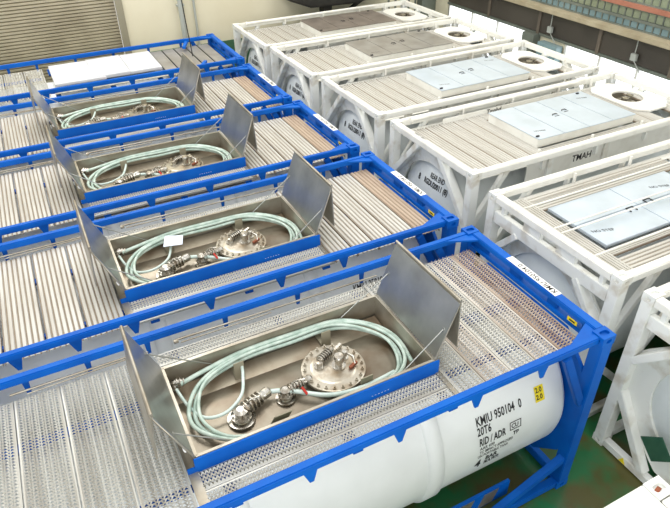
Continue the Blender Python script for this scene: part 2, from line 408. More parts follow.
# ------------------------------------------------------------------ blue framed tank container
PL_R = plank_mesh(2.06, .30, M['galv']); PL_RB = plank_mesh(2.06, .30, M['galvb']); PL_RC = plank_mesh(2.06, .30, M['galvc']); PL_L = plank_mesh(2.06, .42, M['galv'], cols=7)
PL_N = plank_mesh(2.62, .215, M['galv'], cols=4); PL_F = plank_mesh(2.62, .19, M['galv'], cols=3)
TC, TR = 1.27, 1.05
def on_tank(x, s, r=None):      # s = arc height above the tank's waist on the near side
    r = r or TR+.004; a = s/TR
    return (x, 1.219-r*math.cos(a), TC+r*math.sin(a))
MESH = {}
def blue_frame(root, lab_=True):
    for x in (-L_+.08, -.08):
        for y in (.08, W_-.08):
            mb = MB(); mb.box(x-.08, x+.08, y-.075, y+.075, .11, H_-.11); mb.build('corner_post', M['blue'], root, bevel=.008)
    for x in (-L_+.089, -.089):
        for y in (.081, W_-.081):
            for z in (.059, H_-.059): inst(CAST_B, 'corner_casting', root, (x, y, z))
    for s in (0, 1):
        y0, y1 = (.05, .135) if s == 0 else (W_-.135, W_-.05)
        mb = MB(); mb.box(-L_+.17, -.17, y0, y1, 2.485, 2.575); mb.build('top_rail', M['blue'], root, bevel=.012)
        mb = MB(); ya, yb = (.02, .12) if s == 0 else (W_-.12, W_-.02)
        mb.box(-1.25, -.17, ya, yb, .02, .13); mb.build('bottom_rail', M['blue'], root, bevel=.01); mb = MB(); mb.box(-L_+.17, -L_+1.25, ya, yb, .02, .13); mb.build('bottom_rail', M['blue'], root, bevel=.01)
        yc = (ya+yb)/2
        for (a, b, c_, d_) in ((-.06, .58, -1.15, .1), (-L_+.06, .58, -L_+1.15, .1)):
            mb = MB(); mb.bar((a, yc, b), (c_, yc, d_), .09, .1); mb.build('lower_brace', M['blue'], root, bevel=.008)
        for (a, b, c_, d_) in ((-.60, 2.47, -.15, 1.55), (-L_+.60, 2.47, -L_+.15, 1.55)):
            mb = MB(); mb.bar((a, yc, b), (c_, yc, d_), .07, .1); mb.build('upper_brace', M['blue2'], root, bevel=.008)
        # triangular brackets under the rail that carry the walkway
        ys = y0+.015 if s == 0 else y1-.035
        for x in (-5.6, -5.0, -4.38, -3.5, -2.6, -1.73, -.9):
            mb = MB(); mb.prism(([(x-.035, 2.49), (x-.02, 2.3), (x+.02, 2.3), (x+.035, 2.49)] if s else [(x-.08, 2.49), (x-.02, 2.33), (x+.02, 2.33), (x+.06, 2.49)]), ys, ys+.02, 'xz')
            mb.build('rail_bracket', M['blue'], root)
        # corner gussets on top
        for sx, xx in ((1, -.17), (-1, -L_+.17)):
            yy = .15 if s == 0 else W_-.15; sg = 1 if s == 0 else -1
            mb = MB(); mb.prism([(xx-sx*.34, yy-sg*.02), (xx+sx*.06, yy-sg*.02), (xx+sx*.06, yy+sg*.16)], 2.54, 2.565, 'xy'); mb.build('gusset', M['blue'], root)
    for e, x0 in enumerate((-.12, -L_)):
        mb = MB(); mb.box(x0, x0+.12, .16, W_-.16, 2.51, H_-.005)
        top = mb.build('end_beam', M['blue'], root, bevel=.01)
        xs = x0+.005 if e == 0 else x0-.005
        mb = MB(); mb.box(xs, xs+.11, .15, W_-.15, 2.365, 2.42); mb.build('lower_end_beam', M['blue'], root, bevel=.008)
        for yy, hw in ((.26, .1), (.82, .07), (1.45, .09), (2.13, .14)):
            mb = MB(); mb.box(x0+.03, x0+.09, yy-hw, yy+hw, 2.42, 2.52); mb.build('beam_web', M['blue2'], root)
        mb = MB(); mb.box(x0+.01, x0+.11, .16, W_-.16, .02, .14); mb.build('bottom_end_beam', M['blue'], root, bevel=.01)
        # ring plate closing the end frame around the tank
        mb = MB(); n = 48; v = []
        xa, xb = (-.15, -.1) if e == 0 else (-L_+.1, -L_+.15)
        for x in (xa, xb):
            for rr in (0, 1):
                for k in range(n):
                    a = 2*PI*(k+.5)/n; c, s_ = math.cos(a), math.sin(a)
                    if rr == 0: v.append((x, 1.219+.86*c, TC+.86*s_))
                    else:
                        t_ = max(abs(c)/1.1, abs(s_)/1.05, (abs(c)+abs(s_))/1.75); v.append((x, 1.219+c/t_, TC+.02+s_/t_))
        f = []
        for k in range(n):
            q = (k+1) % n
            f += [(k, q, n+q, n+k), (2*n+k, 3*n+k, 3*n+q, 2*n+q), (k, 2*n+k, 2*n+q, q), (n+k, n+q, 3*n+q, 3*n+k)]
        mb.add(v, f); mb.build('end_ring_plate', M['blue'], root)
        xa, xb = (-.62, -.12) if e == 0 else (-L_+.12, -L_+.62)
        mb = MB(); mb.lathe([(.93, xa), (.93, xb), (.86, xb), (.86, xa), (.93, xa)], (0, 1.219, TC), 'x', 64); mb.build('tank_skirt', M['blue'], root)
        if e == 0 and lab_:
            lab = MB(); lab.box(-.105, -.005, .78, 1.62, H_-.004, H_-.001); lo = lab.build('number_label', M['label'], top)
            text_obj('KMIU 950104 0', .1, lambda x, y: (-.022-y, .82+x, H_+.001), M['black'], 'lettering', top, xs=.97, bold=.001)
            st = MB(); st.box(-.125, -.12, .40, .54, 2.44, 2.49); st.build('warning_sticker', M['yellow'], top)
            st = MB(); st.box(-.127, -.1205, .43, .51, 2.455, 2.475); st.build('sticker_print', M['black'], top)
    return root

def tank_body(root, openbox=True, text=True):
    key = 'bt%d' % openbox
    if key not in MESH: MESH[key] = tank_mesh(-L_+.05, -.02, 1.219, TC, TR, M['tank'], (-4.34, -1.87, .62) if openbox else None, dish=.26)
    t = inst(MESH[key], 'tank_shell', root)
    for x in (-2.03, -4.1):
        mb = MB(); prof = [(TR+.0, x-.10), (TR+.035, x-.08), (TR+.035, x+.08), (TR+.0, x+.10)]
        vs = []; fs = []; n = 72
        ks = [k for k in range(n+1)]
        for r, xx in prof:
            for k in ks:
                a = math.radians(40)+math.radians(280)*k/n; vs.append((xx, 1.219+r*math.sin(a), TC+r*math.cos(a)))
        for i in range(3):
            for k in range(n): fs.append((i*(n+1)+k, i*(n+1)+k+1, (i+1)*(n+1)+k+1, (i+1)*(n+1)+k))
        mb.add(vs, fs, True); mb.build('stiffening_ring', M['tank'], t)
    if text:
        def T(b, x, s, size, xs=1.0, bold=.0015): text_obj(b, size, lambda u, v: on_tank(x+u, s+v), M['black'], 'lettering', t, xs=xs, bold=bold)
        T('KMIU 950104  0', -1.49, .43, .15, .62, .003)
        T('20T6', -1.49, .31, .145, .62, .003)
        T('RID / ADR', -1.47, .165, .145, .56, .003)
        T('AAR 600', -1.46, .10, .06, .9, .0005); T('TC IMPACT APPROVED', -1.46, .04, .06, .75, .0005); T('UN PORTABLE TANK', -1.48, -.02, .06, .75, .0005)
        T('4', -1.49, -.20, .19, .8, .006); T('BAR', -1.36, -.115, .1, .9, .002); T('M.A.W.P.', -1.36, -.20, .1, .55, .004)
        # class box
        for (x0, x1, s0, s1) in ((-1.05, -.89, .285, .295), (-1.05, -.89, .185, .195), (-1.05, -1.04, .185, .295), (-.90, -.89, .185, .295)):
            mb = MB(); mb.add([on_tank(x0, s0), on_tank(x1, s0), on_tank(x1, s1), on_tank(x0, s1)], [(0, 1, 2, 3)]); mb.build('label_outline', M['black'], t)
        T('CU', -1.03, .21, .085, .85); T('TP', -1.0, .10, .08, .9)
        mb = MB(); q = [on_tank(x, .39+.19*i/4, TR+.005) for i in range(5) for x in (-.67, -.54)]
        mb.add(q, [(2*i, 2*i+1, 2*i+3, 2*i+2) for i in range(4)]); mb.build('yellow_label', M['yellow'], t)
        text_obj('2.0\n2.0', .085, lambda u, v: on_tank(-.66+u, .505+v, TR+.008), M['black'], 'lettering', t, xs=.9, bold=.002)
    return t

def fitting(root, x, y, z, ang, n=6, s=1.0):
    # a flanged bottom valve with an elbow, banded coupling and lever
    v = MB(); v.lathe([(.001, 0), (.115*s, 0), (.115*s, .02), (.075*s, .022), (.07*s, .03), (.07*s, .05), (.085*s, .05), (.085*s, .07), (.05*s, .07), (.05*s, .12), (.06*s, .13), (.03*s, .15), (.001, .15)], (x, y, z), 'z', 20)
    o = v.build('valve', M['chrome'], root)
    b = MB()
    for k in range(8):
        a = 2*PI*k/8; b.lathe([(.001, .07), (.011, .07), (.011, .092), (.001, .092)], (x+.07*s*math.cos(a), y+.07*s*math.sin(a), z), 'z', 6)
    b.build('flange_bolt', M['chrome'], o, kind='stuff')
    d = Vector((math.cos(ang), math.sin(ang), .0)); p0 = Vector((x, y, z+.105))
    c = MB(); prof = [(.001, .03), (.032*s, .03)]
    h = .05
    for k in range(n):
        prof += [(.036*s, h), (.062*s, h+.004), (.062*s, h+.014), (.036*s, h+.018)]; h += .036*s
    prof += [(.036*s, h), (.045*s, h+.02), (.045*s, h+.08), (.03*s, h+.1), (.001, h+.1)]
    c.lathe(prof, p0, tuple(d), 16); c.build('coupling', M['chrome'], o)
    l = MB(); pr = d.cross(Vector((0, 0, 1)))
    l.tube([p0+d*.08+Vector((0, 0, .05)), p0+d*.12+Vector((0, 0, .1))+pr*.02, p0+d*.2+Vector((0, 0, .1))+pr*.06], .009, 6)
    l.build('lever', M['chrome'], o)
    return o

def open_box(root):
    X0, X1, Y0, Y1, ZT = -4.34, -1.88, .60, 1.77, 2.565
    box = bpy.data.objects.new('spill_box', None)
    def zf(y): return TC+math.sqrt(max(TR*TR-(y-1.219)**2, 0))-.004
    # walls (2.5 mm sheet shown as 12 mm folded edges)
    mb = MB(); t = .014
    mb.box(X0, X1, Y1-t, Y1, 2.1, ZT); mb.box(X0, X0+t, Y0, Y1, 2.1, ZT); mb.box(X1-t, X1, Y0, Y1, 2.1, ZT); mb.box(X0, X1, Y0, Y0+t, 2.1, ZT)
    mb.box(X0-.012, X0+.016, Y0, Y1, ZT, ZT+.012); mb.box(X1-.016, X1+.012, Y0, Y1, ZT, ZT+.012); mb.box(X0, X1, Y1-.02, Y1+.012, ZT, ZT+.012); mb.box(X0, X1, Y0-.012, Y0+.016, ZT, ZT+.012)
    walls = mb.build('spill_box', M['steelb'], root)
    fl = MB(); n = 24; v = []; 
    for i in range(n+1):
        y = Y0+(Y1-Y0)*i/n; v += [(X0, y, zf(y)), (X1, y, zf(y))]
    fl.add(v, [(2*i, 2*i+1, 2*i+3, 2*i+2) for i in range(n)], True); fl.build('box_floor', M['floorb'], walls)
    fb = MB(); fb.box(X0-.03, X1+.05, Y0-.03, Y0-.012, 2.375, ZT+.005); fb.box(X0-.10, X0-.03, Y0-.03, Y0-.012, 2.40, 2.47); fb.build('front_panel', M['blue'], walls, bevel=.003)
    text_obj('- - - - - -', .06, lambda u, v: (-2.62+u, Y0-.0315, 2.44+v), M['label'], 'drain_marks', walls)
    dh = MB()
    for k in range(7):
        for j in range(2): dh.lathe([(.001, 0), (.009, 0), (.009, -.004), (.001, -.004)], (-3.42+.035*k, Y1-t-.001, 2.42+.03*j), 'y', 8)
    dh.build('drain_hole', M['hole'], walls, kind='stuff')  # solid dark discs for holes, their inner shade put into the colour
    # side sheets standing on the walkway either side
    sd = MB(); sd.box(X0-.10, X0-.012, .16, Y1+.25, 2.395, 2.41); sd.build('edge_sheet', M['steelb'], walls); sd = MB(); sd.box(X1+.012, X1+.06, .16, Y1+.25, 2.395, 2.41); sd.build('edge_sheet', M['steelb'], walls)
    # ledge along the far wall and hose hooks
    for x in (-3.62, -2.62):
        hk = MB(); hk.box(x-.055, x+.055, 1.56, 1.57, 2.27, 2.50); hk.box(x-.055, x+.055, 1.56, 1.765, 2.31, 2.32); hk.build('hose_hook', M['guide'], walls, bevel=.002)
    hk = MB(); hk.add([(-3.58, .86, 2.26), (-3.40, .86, 2.26), (-3.36, .80, 2.43), (-3.54, .80, 2.43), (-3.58, .85, 2.255), (-3.40, .85, 2.255), (-3.36, .79, 2.425), (-3.54, .79, 2.425)], [(0, 1, 2, 3), (7, 6, 5, 4), (0, 4, 5, 1), (1, 5, 6, 2), (2, 6, 7, 3), (3, 7, 4, 0)]); hk.build('valve_guard', M['guide'], walls)
    hk = MB(); hk.bar((-2.60, .82, 2.37), (-2.46, .82, 2.37), .01, .16); hk.build('valve_guard', M['guide'], walls)
    hk = MB(); hk.box(X0+.02, X0+.1, .66, .74, 2.2, 2.37); hk.box(X0+.14, X0+.22, .66, .7, 2.2, 2.37); hk.build('rusty_bracket', M['rust'], walls)
    lg = MB(); lg.add([(X0+.02, 1.50, 2.27), (X1-.02, 1.50, 2.27), (X1-.02, 1.74, 2.30), (X0+.02, 1.74, 2.30), (X0+.02, 1.47, 2.16), (X1-.02, 1.47, 2.16)], [(0, 1, 2, 3), (4, 5, 1, 0)]); lg.build('box_ledge', M['ledge2'], walls)
    # manway
    mx, my = -2.74, 1.15; zb = 2.33
    mw = MB(); mw.lathe([(.27, 2.25), (.27, zb+.03), (.335, zb+.03), (.335, zb+.058), (.325, zb+.062), (.24, zb+.064), (.22, zb+.07), (.05, zb+.082), (.001, zb+.084)], (mx, my, 0), 'z', 48)
    cov = mw.build('manway_cover', M['cover'], root)
    for k in range(22):
        a = 2*PI*k/22; b = MB(); b.lathe([(.001, zb+.058), (.019, zb+.058), (.019, zb+.08), (.012, zb+.081), (.012, zb+.1), (.001, zb+.1)], (mx+.30*math.cos(a), my+.30*math.sin(a), 0), 'z', 6)
        b.build('cover_bolt', M['cover'], cov)
    g = MB(); g.lathe([(.001, zb+.07), (.075, zb+.07), (.075, zb+.095), (.045, zb+.095), (.045, zb+.19), (.055, zb+.19), (.055, zb+.21), (.048, zb+.225), (.001, zb+.23)], (mx+.05, my-.03, 0), 'z', 20)
    g.build('relief_valve', M['chrome'], cov)
    g = MB(); g.lathe([(.001, zb+.07), (.06, zb+.07), (.06, zb+.09), (.035, zb+.09), (.035, zb+.14), (.001, zb+.145)], (mx-.13, my+.06, 0), 'z', 18)
    dd = (Vector((.24, .12, 0))).normalized()
    prof = [(.001, 0), (.03, 0)]; h = .02
    for k in range(6): prof += [(.03, h), (.052, h+.003), (.052, h+.012), (.03, h+.015)]; h += .03
    prof += [(.03, h+.03), (.001, h+.03)]
    g.lathe(prof, (mx-.13, my+.08, zb+.125), tuple(dd), 14)
    g.build('air_valve', M['chrome'], cov)
    g = MB(); g.lathe([(.001, zb+.07), (.04, zb+.07), (.04, zb+.085), (.022, zb+.085), (.022, zb+.15), (.03, zb+.15), (.03, zb+.17), (.001, zb+.17)], (mx+.16, my+.05, 0), 'z', 14)
    g.tube([(mx+.16, my+.05, zb+.16), (mx+.22, my-.02, zb+.13), (mx+.2, my-.1, zb+.1)], .014, 8); g.build('gauge_fitting', M['chrome'], cov)
    g = MB(); g.bar((mx+.13, my-.12, zb+.09), (mx+.23, my-.08, zb+.1), .03, .03); g.build('rusty_clamp', M['rust'], cov)
    g = MB(); g.bar((mx+.1, my+.18, zb+.085), (mx+.2, my+.22, zb+.1), .03, .05); g.build('cover_handle', M['chrome'], cov)
    fitting(root, -3.80, 1.02, 2.305, .35, 5, 1.2)
    fitting(root, -3.32, 1.06, 2.305, .15, 5, .9)
    tg = MB(); tg.bar((-3.17, .99, 2.46), (-3.14, .93, 2.40), .025, .01); tg.build('red_tag', M['red'], root)
    # hose coupling in the corner
    cp = MB(); prof = [(.001, 0), (.03, 0)]; h = .01
    for k in range(3): prof += [(.03, h), (.05, h+.004), (.05, h+.014), (.03, h+.018)]; h += .034
    cp.lathe(prof+[(.001, h)], (-4.27, 1.71, 2.42), (.0, -.5, -.6), 14); cp.lathe(prof+[(.001, h)], (-4.27, 1.66, 2.44), (1, -.1, -.2), 14)
    cp.build('hose_coupling', M['chrome'], root)
    # lids: two leaves each, standing folded in a peak
    for s, (hx, ax, bx, bz) in enumerate(((X0-.01, -4.60, -4.645, 2.72), (X1+.01, -1.63, -1.60, 2.62))):
        lid = MB(); lid.bar(((hx+ax)/2, Y0+.002, (2.58+3.225)/2), ((hx+ax)/2, Y1, (2.58+3.225)/2), .012, .65, (ax-hx, 0, .645))
        lo = lid.build('lid', M['steel'], root, bevel=.003)
        fr = MB(); dv = Vector((ax-hx, 0, .645)).normalized(); nn = Vector((dv.z, 0, -dv.x))*(1 if s else -1)
        fr.tube([Vector((hx, Y0+.01, 2.58))+nn*.008, Vector((ax, Y0+.01, 3.225))+nn*.008, Vector((ax, Y1-.01, 3.225))+nn*.008, Vector((hx, Y1-.01, 2.58))+nn*.008], .013, 6); fr.build('lid_rim', M['steelb'], lo)
        fr = MB(); a = Vector((ax, 0, 3.235)); b = Vector((bx, 0, bz)); mid = (a+b)/2
        fr.bar((mid.x, Y0+.002, mid.z), (mid.x, Y1, mid.z), .014, (a-b).length, tuple(a-b)); fr.build('lid_leaf', M['steelb'], lo, bevel=.003)
        hg = MB(); hg.tube([(ax, Y0, 3.24), (ax, Y1, 3.24)], .016, 8); hg.build('lid_hinge', M['steelb'], lo)
        kb = MB(); q = Vector((hx, Y0+.05, 2.58))+dv*.09+(-nn)*0; kb.lathe([(.001, 0), (.028, 0), (.028, .04), (.001, .045)], tuple(q), tuple(nn), 12); kb.build('lid_knob', M['label'], lo)
        sg = 1 if s == 0 else -1
        for y, yw in ((Y0+.06, Y0+.03), (Y1-.06, Y1-.03)):
            st = MB(); a = Vector((hx, y, 2.58))+dv*.33; st.tube([a, (hx+sg*.5, yw, 2.43)], .007, 6); st.lathe([(.001, -.01), (.02, -.01), (.02, .02), (.001, .02)], tuple(a), tuple(nn), 8)
            st.build('lid_stay', M['steel'], lo)
    return walls

def walkway(root, left=True):
    Z = 2.405
    for i, x in enumerate([-1.648+.324*k for k in range(5)]):
        inst((PL_R, PL_RB, PL_R, PL_RB, PL_RC)[i], 'grating_plank', root, (x, .145, Z), scale=(1.06, 1, 1))
    for x in (-4.66, -5.09, -5.52, -5.95): inst(PL_L, 'grating_plank', root, (x, .145, Z))
    inst(PL_L, 'grating_plank', root, (-6.27, .145, Z), scale=(.45, 1, 1))
    return root
def strips(root):
    Z = 2.405
    for y in (.255, .475): inst(PL_N, 'grating_strip', root, (-1.82, y, Z), PI/2, (1, .97, 1))
    for y in (1.885, 2.085): inst(PL_F, 'grating_strip', root, (-1.82, y, Z), PI/2, (1, .97, 1))
    # carriers below
def carriers(root):
    for (x0, x1, y, w) in ((-1.85, -.13, 1.12, .12), (-5.9, -4.36, .47, .06), (-5.9, -4.36, 1.6, .1), (-4.4, -.17, .53, .07)):
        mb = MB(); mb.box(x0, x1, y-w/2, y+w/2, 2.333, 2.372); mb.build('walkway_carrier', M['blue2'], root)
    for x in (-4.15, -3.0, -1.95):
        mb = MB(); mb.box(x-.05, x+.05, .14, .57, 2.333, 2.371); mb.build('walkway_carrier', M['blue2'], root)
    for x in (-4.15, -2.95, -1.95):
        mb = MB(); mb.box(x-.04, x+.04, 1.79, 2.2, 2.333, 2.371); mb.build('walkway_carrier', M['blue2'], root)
def handrail(root):
    r = MB(); y = 2.235
    r.tube([(-5.75, y, 2.455), (-4.45, y, 2.455)], .012, 6); r.tube([(-5.6, y-.04, 2.44), (-4.4, y-.01, 2.44)], .008, 6); r.build('folding_handrail', M['steelb'], root)
    r = MB(); r.tube([(-4.1, y, 2.47), (-1.6, y-.01, 2.455)], .012, 6); r.tube([(-4.05, y-.03, 2.44), (-3.0, y-.03, 2.44)], .008, 6); r.lathe([(.001, 0), (.025, 0), (.025, .05), (.001, .05)], (-4.12, y, 2.45), 'x', 8); r.build('folding_handrail', M['steelb'], root)
def floor_tray(root):
    t = MB(); t.box(-3.2, -.82, .2, .24, .10, .37); o = t.build('hose_tray', M['blue'], root, bevel=.004)
    for x in (-1.05, -1.42, -1.8): 
        q = MB(); q.prism([(x-.24, .12), (x-.02, .12), (x+.06, .34), (x-.16, .34)], .196, .2, 'xz'); q.build('tray_plate', M['steelb'], o)

RR = ridge_plank_mesh(2.06, .30, M['ridge'], M['valley'], 5); RB = ridge_plank_mesh(2.06, .30, M['ridgeb'], M['valley'], 5)
RL = ridge_plank_mesh(2.06, .42, M['ridge'], M['valley'], 7)
BO = [(0, 0), (-.053, 2.645), (-.114, 5.319), (-.183, 7.978), (-.142, 10.828)]
BL = ['nearest blue-framed tank container with the large open steel spill box', 'second blue-framed tank container from the front, paper sheet in its open box',
      'third blue-framed tank container from the front, with open spill box', 'fourth blue-framed tank container, farthest of those with an open spill box']
c1 = thing('tank_container', BL[0], 'tank container', (0, 0, 0), 0, 'blue tank containers with open boxes')
blue_frame(c1); tank_body(c1); walkway(c1); strips(c1); carriers(c1); handrail(c1); open_box(c1)
blues = [c1]
for i in (1, 2, 3):
    c = copy_tree(c1); c.location = (BO[i][0], BO[i][1], 0); c['label'] = BL[i]; blues.append(c)
    for ch in c.children:
        if ch.name.startswith('grating_plank'):
            ch.data = RL if ch.location.x < -3 else (RB if ch.location.x > -.5 else RR)
floor_tray(c1)

# fifth: closed, white cover sheets
c5 = thing('tank_container', 'farthest blue-framed tank container, closed with white cover sheets on top', 'tank container', (BO[4][0], BO[4][1], 0))
blue_frame(c5, False); tank_body(c5, False, False); carriers(c5)
for x in [-1.60+.304*k for k in range(5)]:
    mb = MB(); mb.box(x-.14, x+.14, .16, 2.2, 2.40, 2.41); mb.box(x-.14, x-.13, .16, 2.2, 2.37, 2.41); mb.build('deck_sheet', M['alud'], c5)
for x in (-4.5, -4.93, -5.36, -5.79): inst(PL_L, 'grating_plank', c5, (x, .145, 2.405), scale=(.97, 1, 1))
for x0, x1, z in ((-4.15, -3.05, 2.47), (-3.3, -2.5, 2.485), (-2.5, -1.77, 2.475)):
    mb = MB(); mb.box(x0, x1-.01, .72 if x0 > -4 else .66, 2.12, 2.41, z); mb.build('cover_sheet', M['sheet'], c5, bevel=.006)
mb = MB(); mb.box(-4.2, -1.7, .2, .62, 2.40, 2.41); mb.build('deck_sheet', M['galv'], c5)
for (xa, ya, xb, yb) in ((-.75, W_-.1, -.95, W_-.6), (-1.05, .1, -.8, .5)):
    mb = MB(); mb.bar((xa, ya, 2.5), (xb, yb, 2.5), .08, .06); mb.build('corner_brace', M['blue'], c5, bevel=.005)

# hoses, one coil per open box
def hose_path(turn, cx=-3.05, cy=1.2):
    pts = []
    return pts
def smooth(pts, closed=False, k=6):
    P = [Vector(q) for q in pts]; out = []; n = len(P)
    rng = range(n) if closed else range(n-1)
    for i in rng:
        p0 = P[(i-1) % n] if closed or i > 0 else P[0]; p1 = P[i]; p2 = P[(i+1) % n]; p3 = P[(i+2) % n] if closed or i+2 < n else P[-1]
        for j in range(k):
            t = j/k; out.append(.5*((2*p1)+(-p0+p2)*t+(2*p0-5*p1+4*p2-p3)*t*t+(-p0+3*p1-3*p2+p3)*t**3))
    if not closed: out.append(P[-1])
    return out
def loop(dx, dy, z, lx, seed):
    rnd = random.Random(seed); r = lambda a: rnd.uniform(-a, a)
    return [(-3.95+dx*.3, 1.59+dy+r(.01), z), (-3.5, 1.68+dy+r(.01), z+.03), (-3.0, 1.70+dy+r(.01), z+.02), (-2.55, 1.69+dy, z+.02), (-2.25+lx, 1.56+dy, z), (-2.04+lx, 1.25, z-.01), (-2.08+lx, .92-dy*.5, z-.02),
            (-2.3, .74-dy, z-.03), (-2.9, .69-dy+r(.01), z-.04), (-3.5, .70-dy+r(.01), z-.04), (-3.95, .78-dy, z-.03), (-4.24+dx, 1.05-dy*.4, z-.01), (-4.2+dx, 1.35, z)]
def make_hose():
    hs = MB()
    hs.tube(smooth(loop(0, .03, 2.42, .06, 1), True), .022, 8, True)
    hs.tube(smooth(loop(.05, -.01, 2.385, .02, 2), True), .022, 8, True)
    hs.tube(smooth(loop(.09, .0, 2.43, -.02, 3), True), .018, 8, True)
    hs.tube(smooth([(-4.22, 1.62, 2.43), (-3.95, 1.68, 2.44), (-3.5, 1.73, 2.47), (-2.9, 1.73, 2.47), (-2.4, 1.71, 2.45), (-2.05, 1.5, 2.40), (-1.93, 1.2, 2.39), (-1.97, .85, 2.37)]), .024, 8)
    return hs.mesh('coiled_hose', M['hose'])
HM = make_hose()
h2 = MB(); h2.tube(smooth([(-4.27, 1.60, 2.40), (-4.22, 1.35, 2.38), (-4.12, 1.12, 2.40), (-3.92, 1.08, 2.41), (-3.72, 1.22, 2.41), (-3.62, 1.45, 2.42), (-3.58, 1.60, 2.43)]), .017, 8)
h2.tube(smooth([(-3.46, 1.14, 2.40), (-3.28, 1.06, 2.40), (-2.95, .84, 2.38), (-2.6, .78, 2.37), (-2.2, .82, 2.36)]), .024, 8)
HM2 = h2.mesh('hose_branch', M['hosew'])
for i in range(4):
    nm = ['nearest', 'second', 'third', 'fourth'][i]
    o = thing('coiled_hose', 'pale green hose coiled inside the spill box of the %s blue container' % nm, 'hose', (BO[i][0], BO[i][1], 0), 0, 'hoses coiled in the open boxes')
    inst(HM, 'hose_coil', o); inst(HM2, 'hose_branch', o)
mb = MB(); mb.add([(-3.72, 1.40, 2.47), (-3.48, 1.34, 2.47), (-3.42, 1.52, 2.49), (-3.64, 1.62, 2.49)], [(0, 1, 2, 3)])
mb.add([(-3.72, 1.40, 2.473), (-3.48, 1.34, 2.473), (-3.42, 1.52, 2.493), (-3.64, 1.62, 2.493)], [(3, 2, 1, 0)])
o = mb.build('paper_sheet', M['paper']); o.location = (BO[1][0], BO[1][1], .02); tag(o, 'pale blue paper sheet lying on the hose in the second open box', 'paper')
# hanging cable
mb = MB(); mb.tube([(-1.05, 12.05, 2.45), (-1.06, 12.2, 3.2), (-1.12, 12.4, 5.5), (-1.2, 12.5, 9)], .013, 6)
tag(mb.build('hanging_cable', M['cable']), 'black cable hanging down onto the farthest blue container', 'cable')

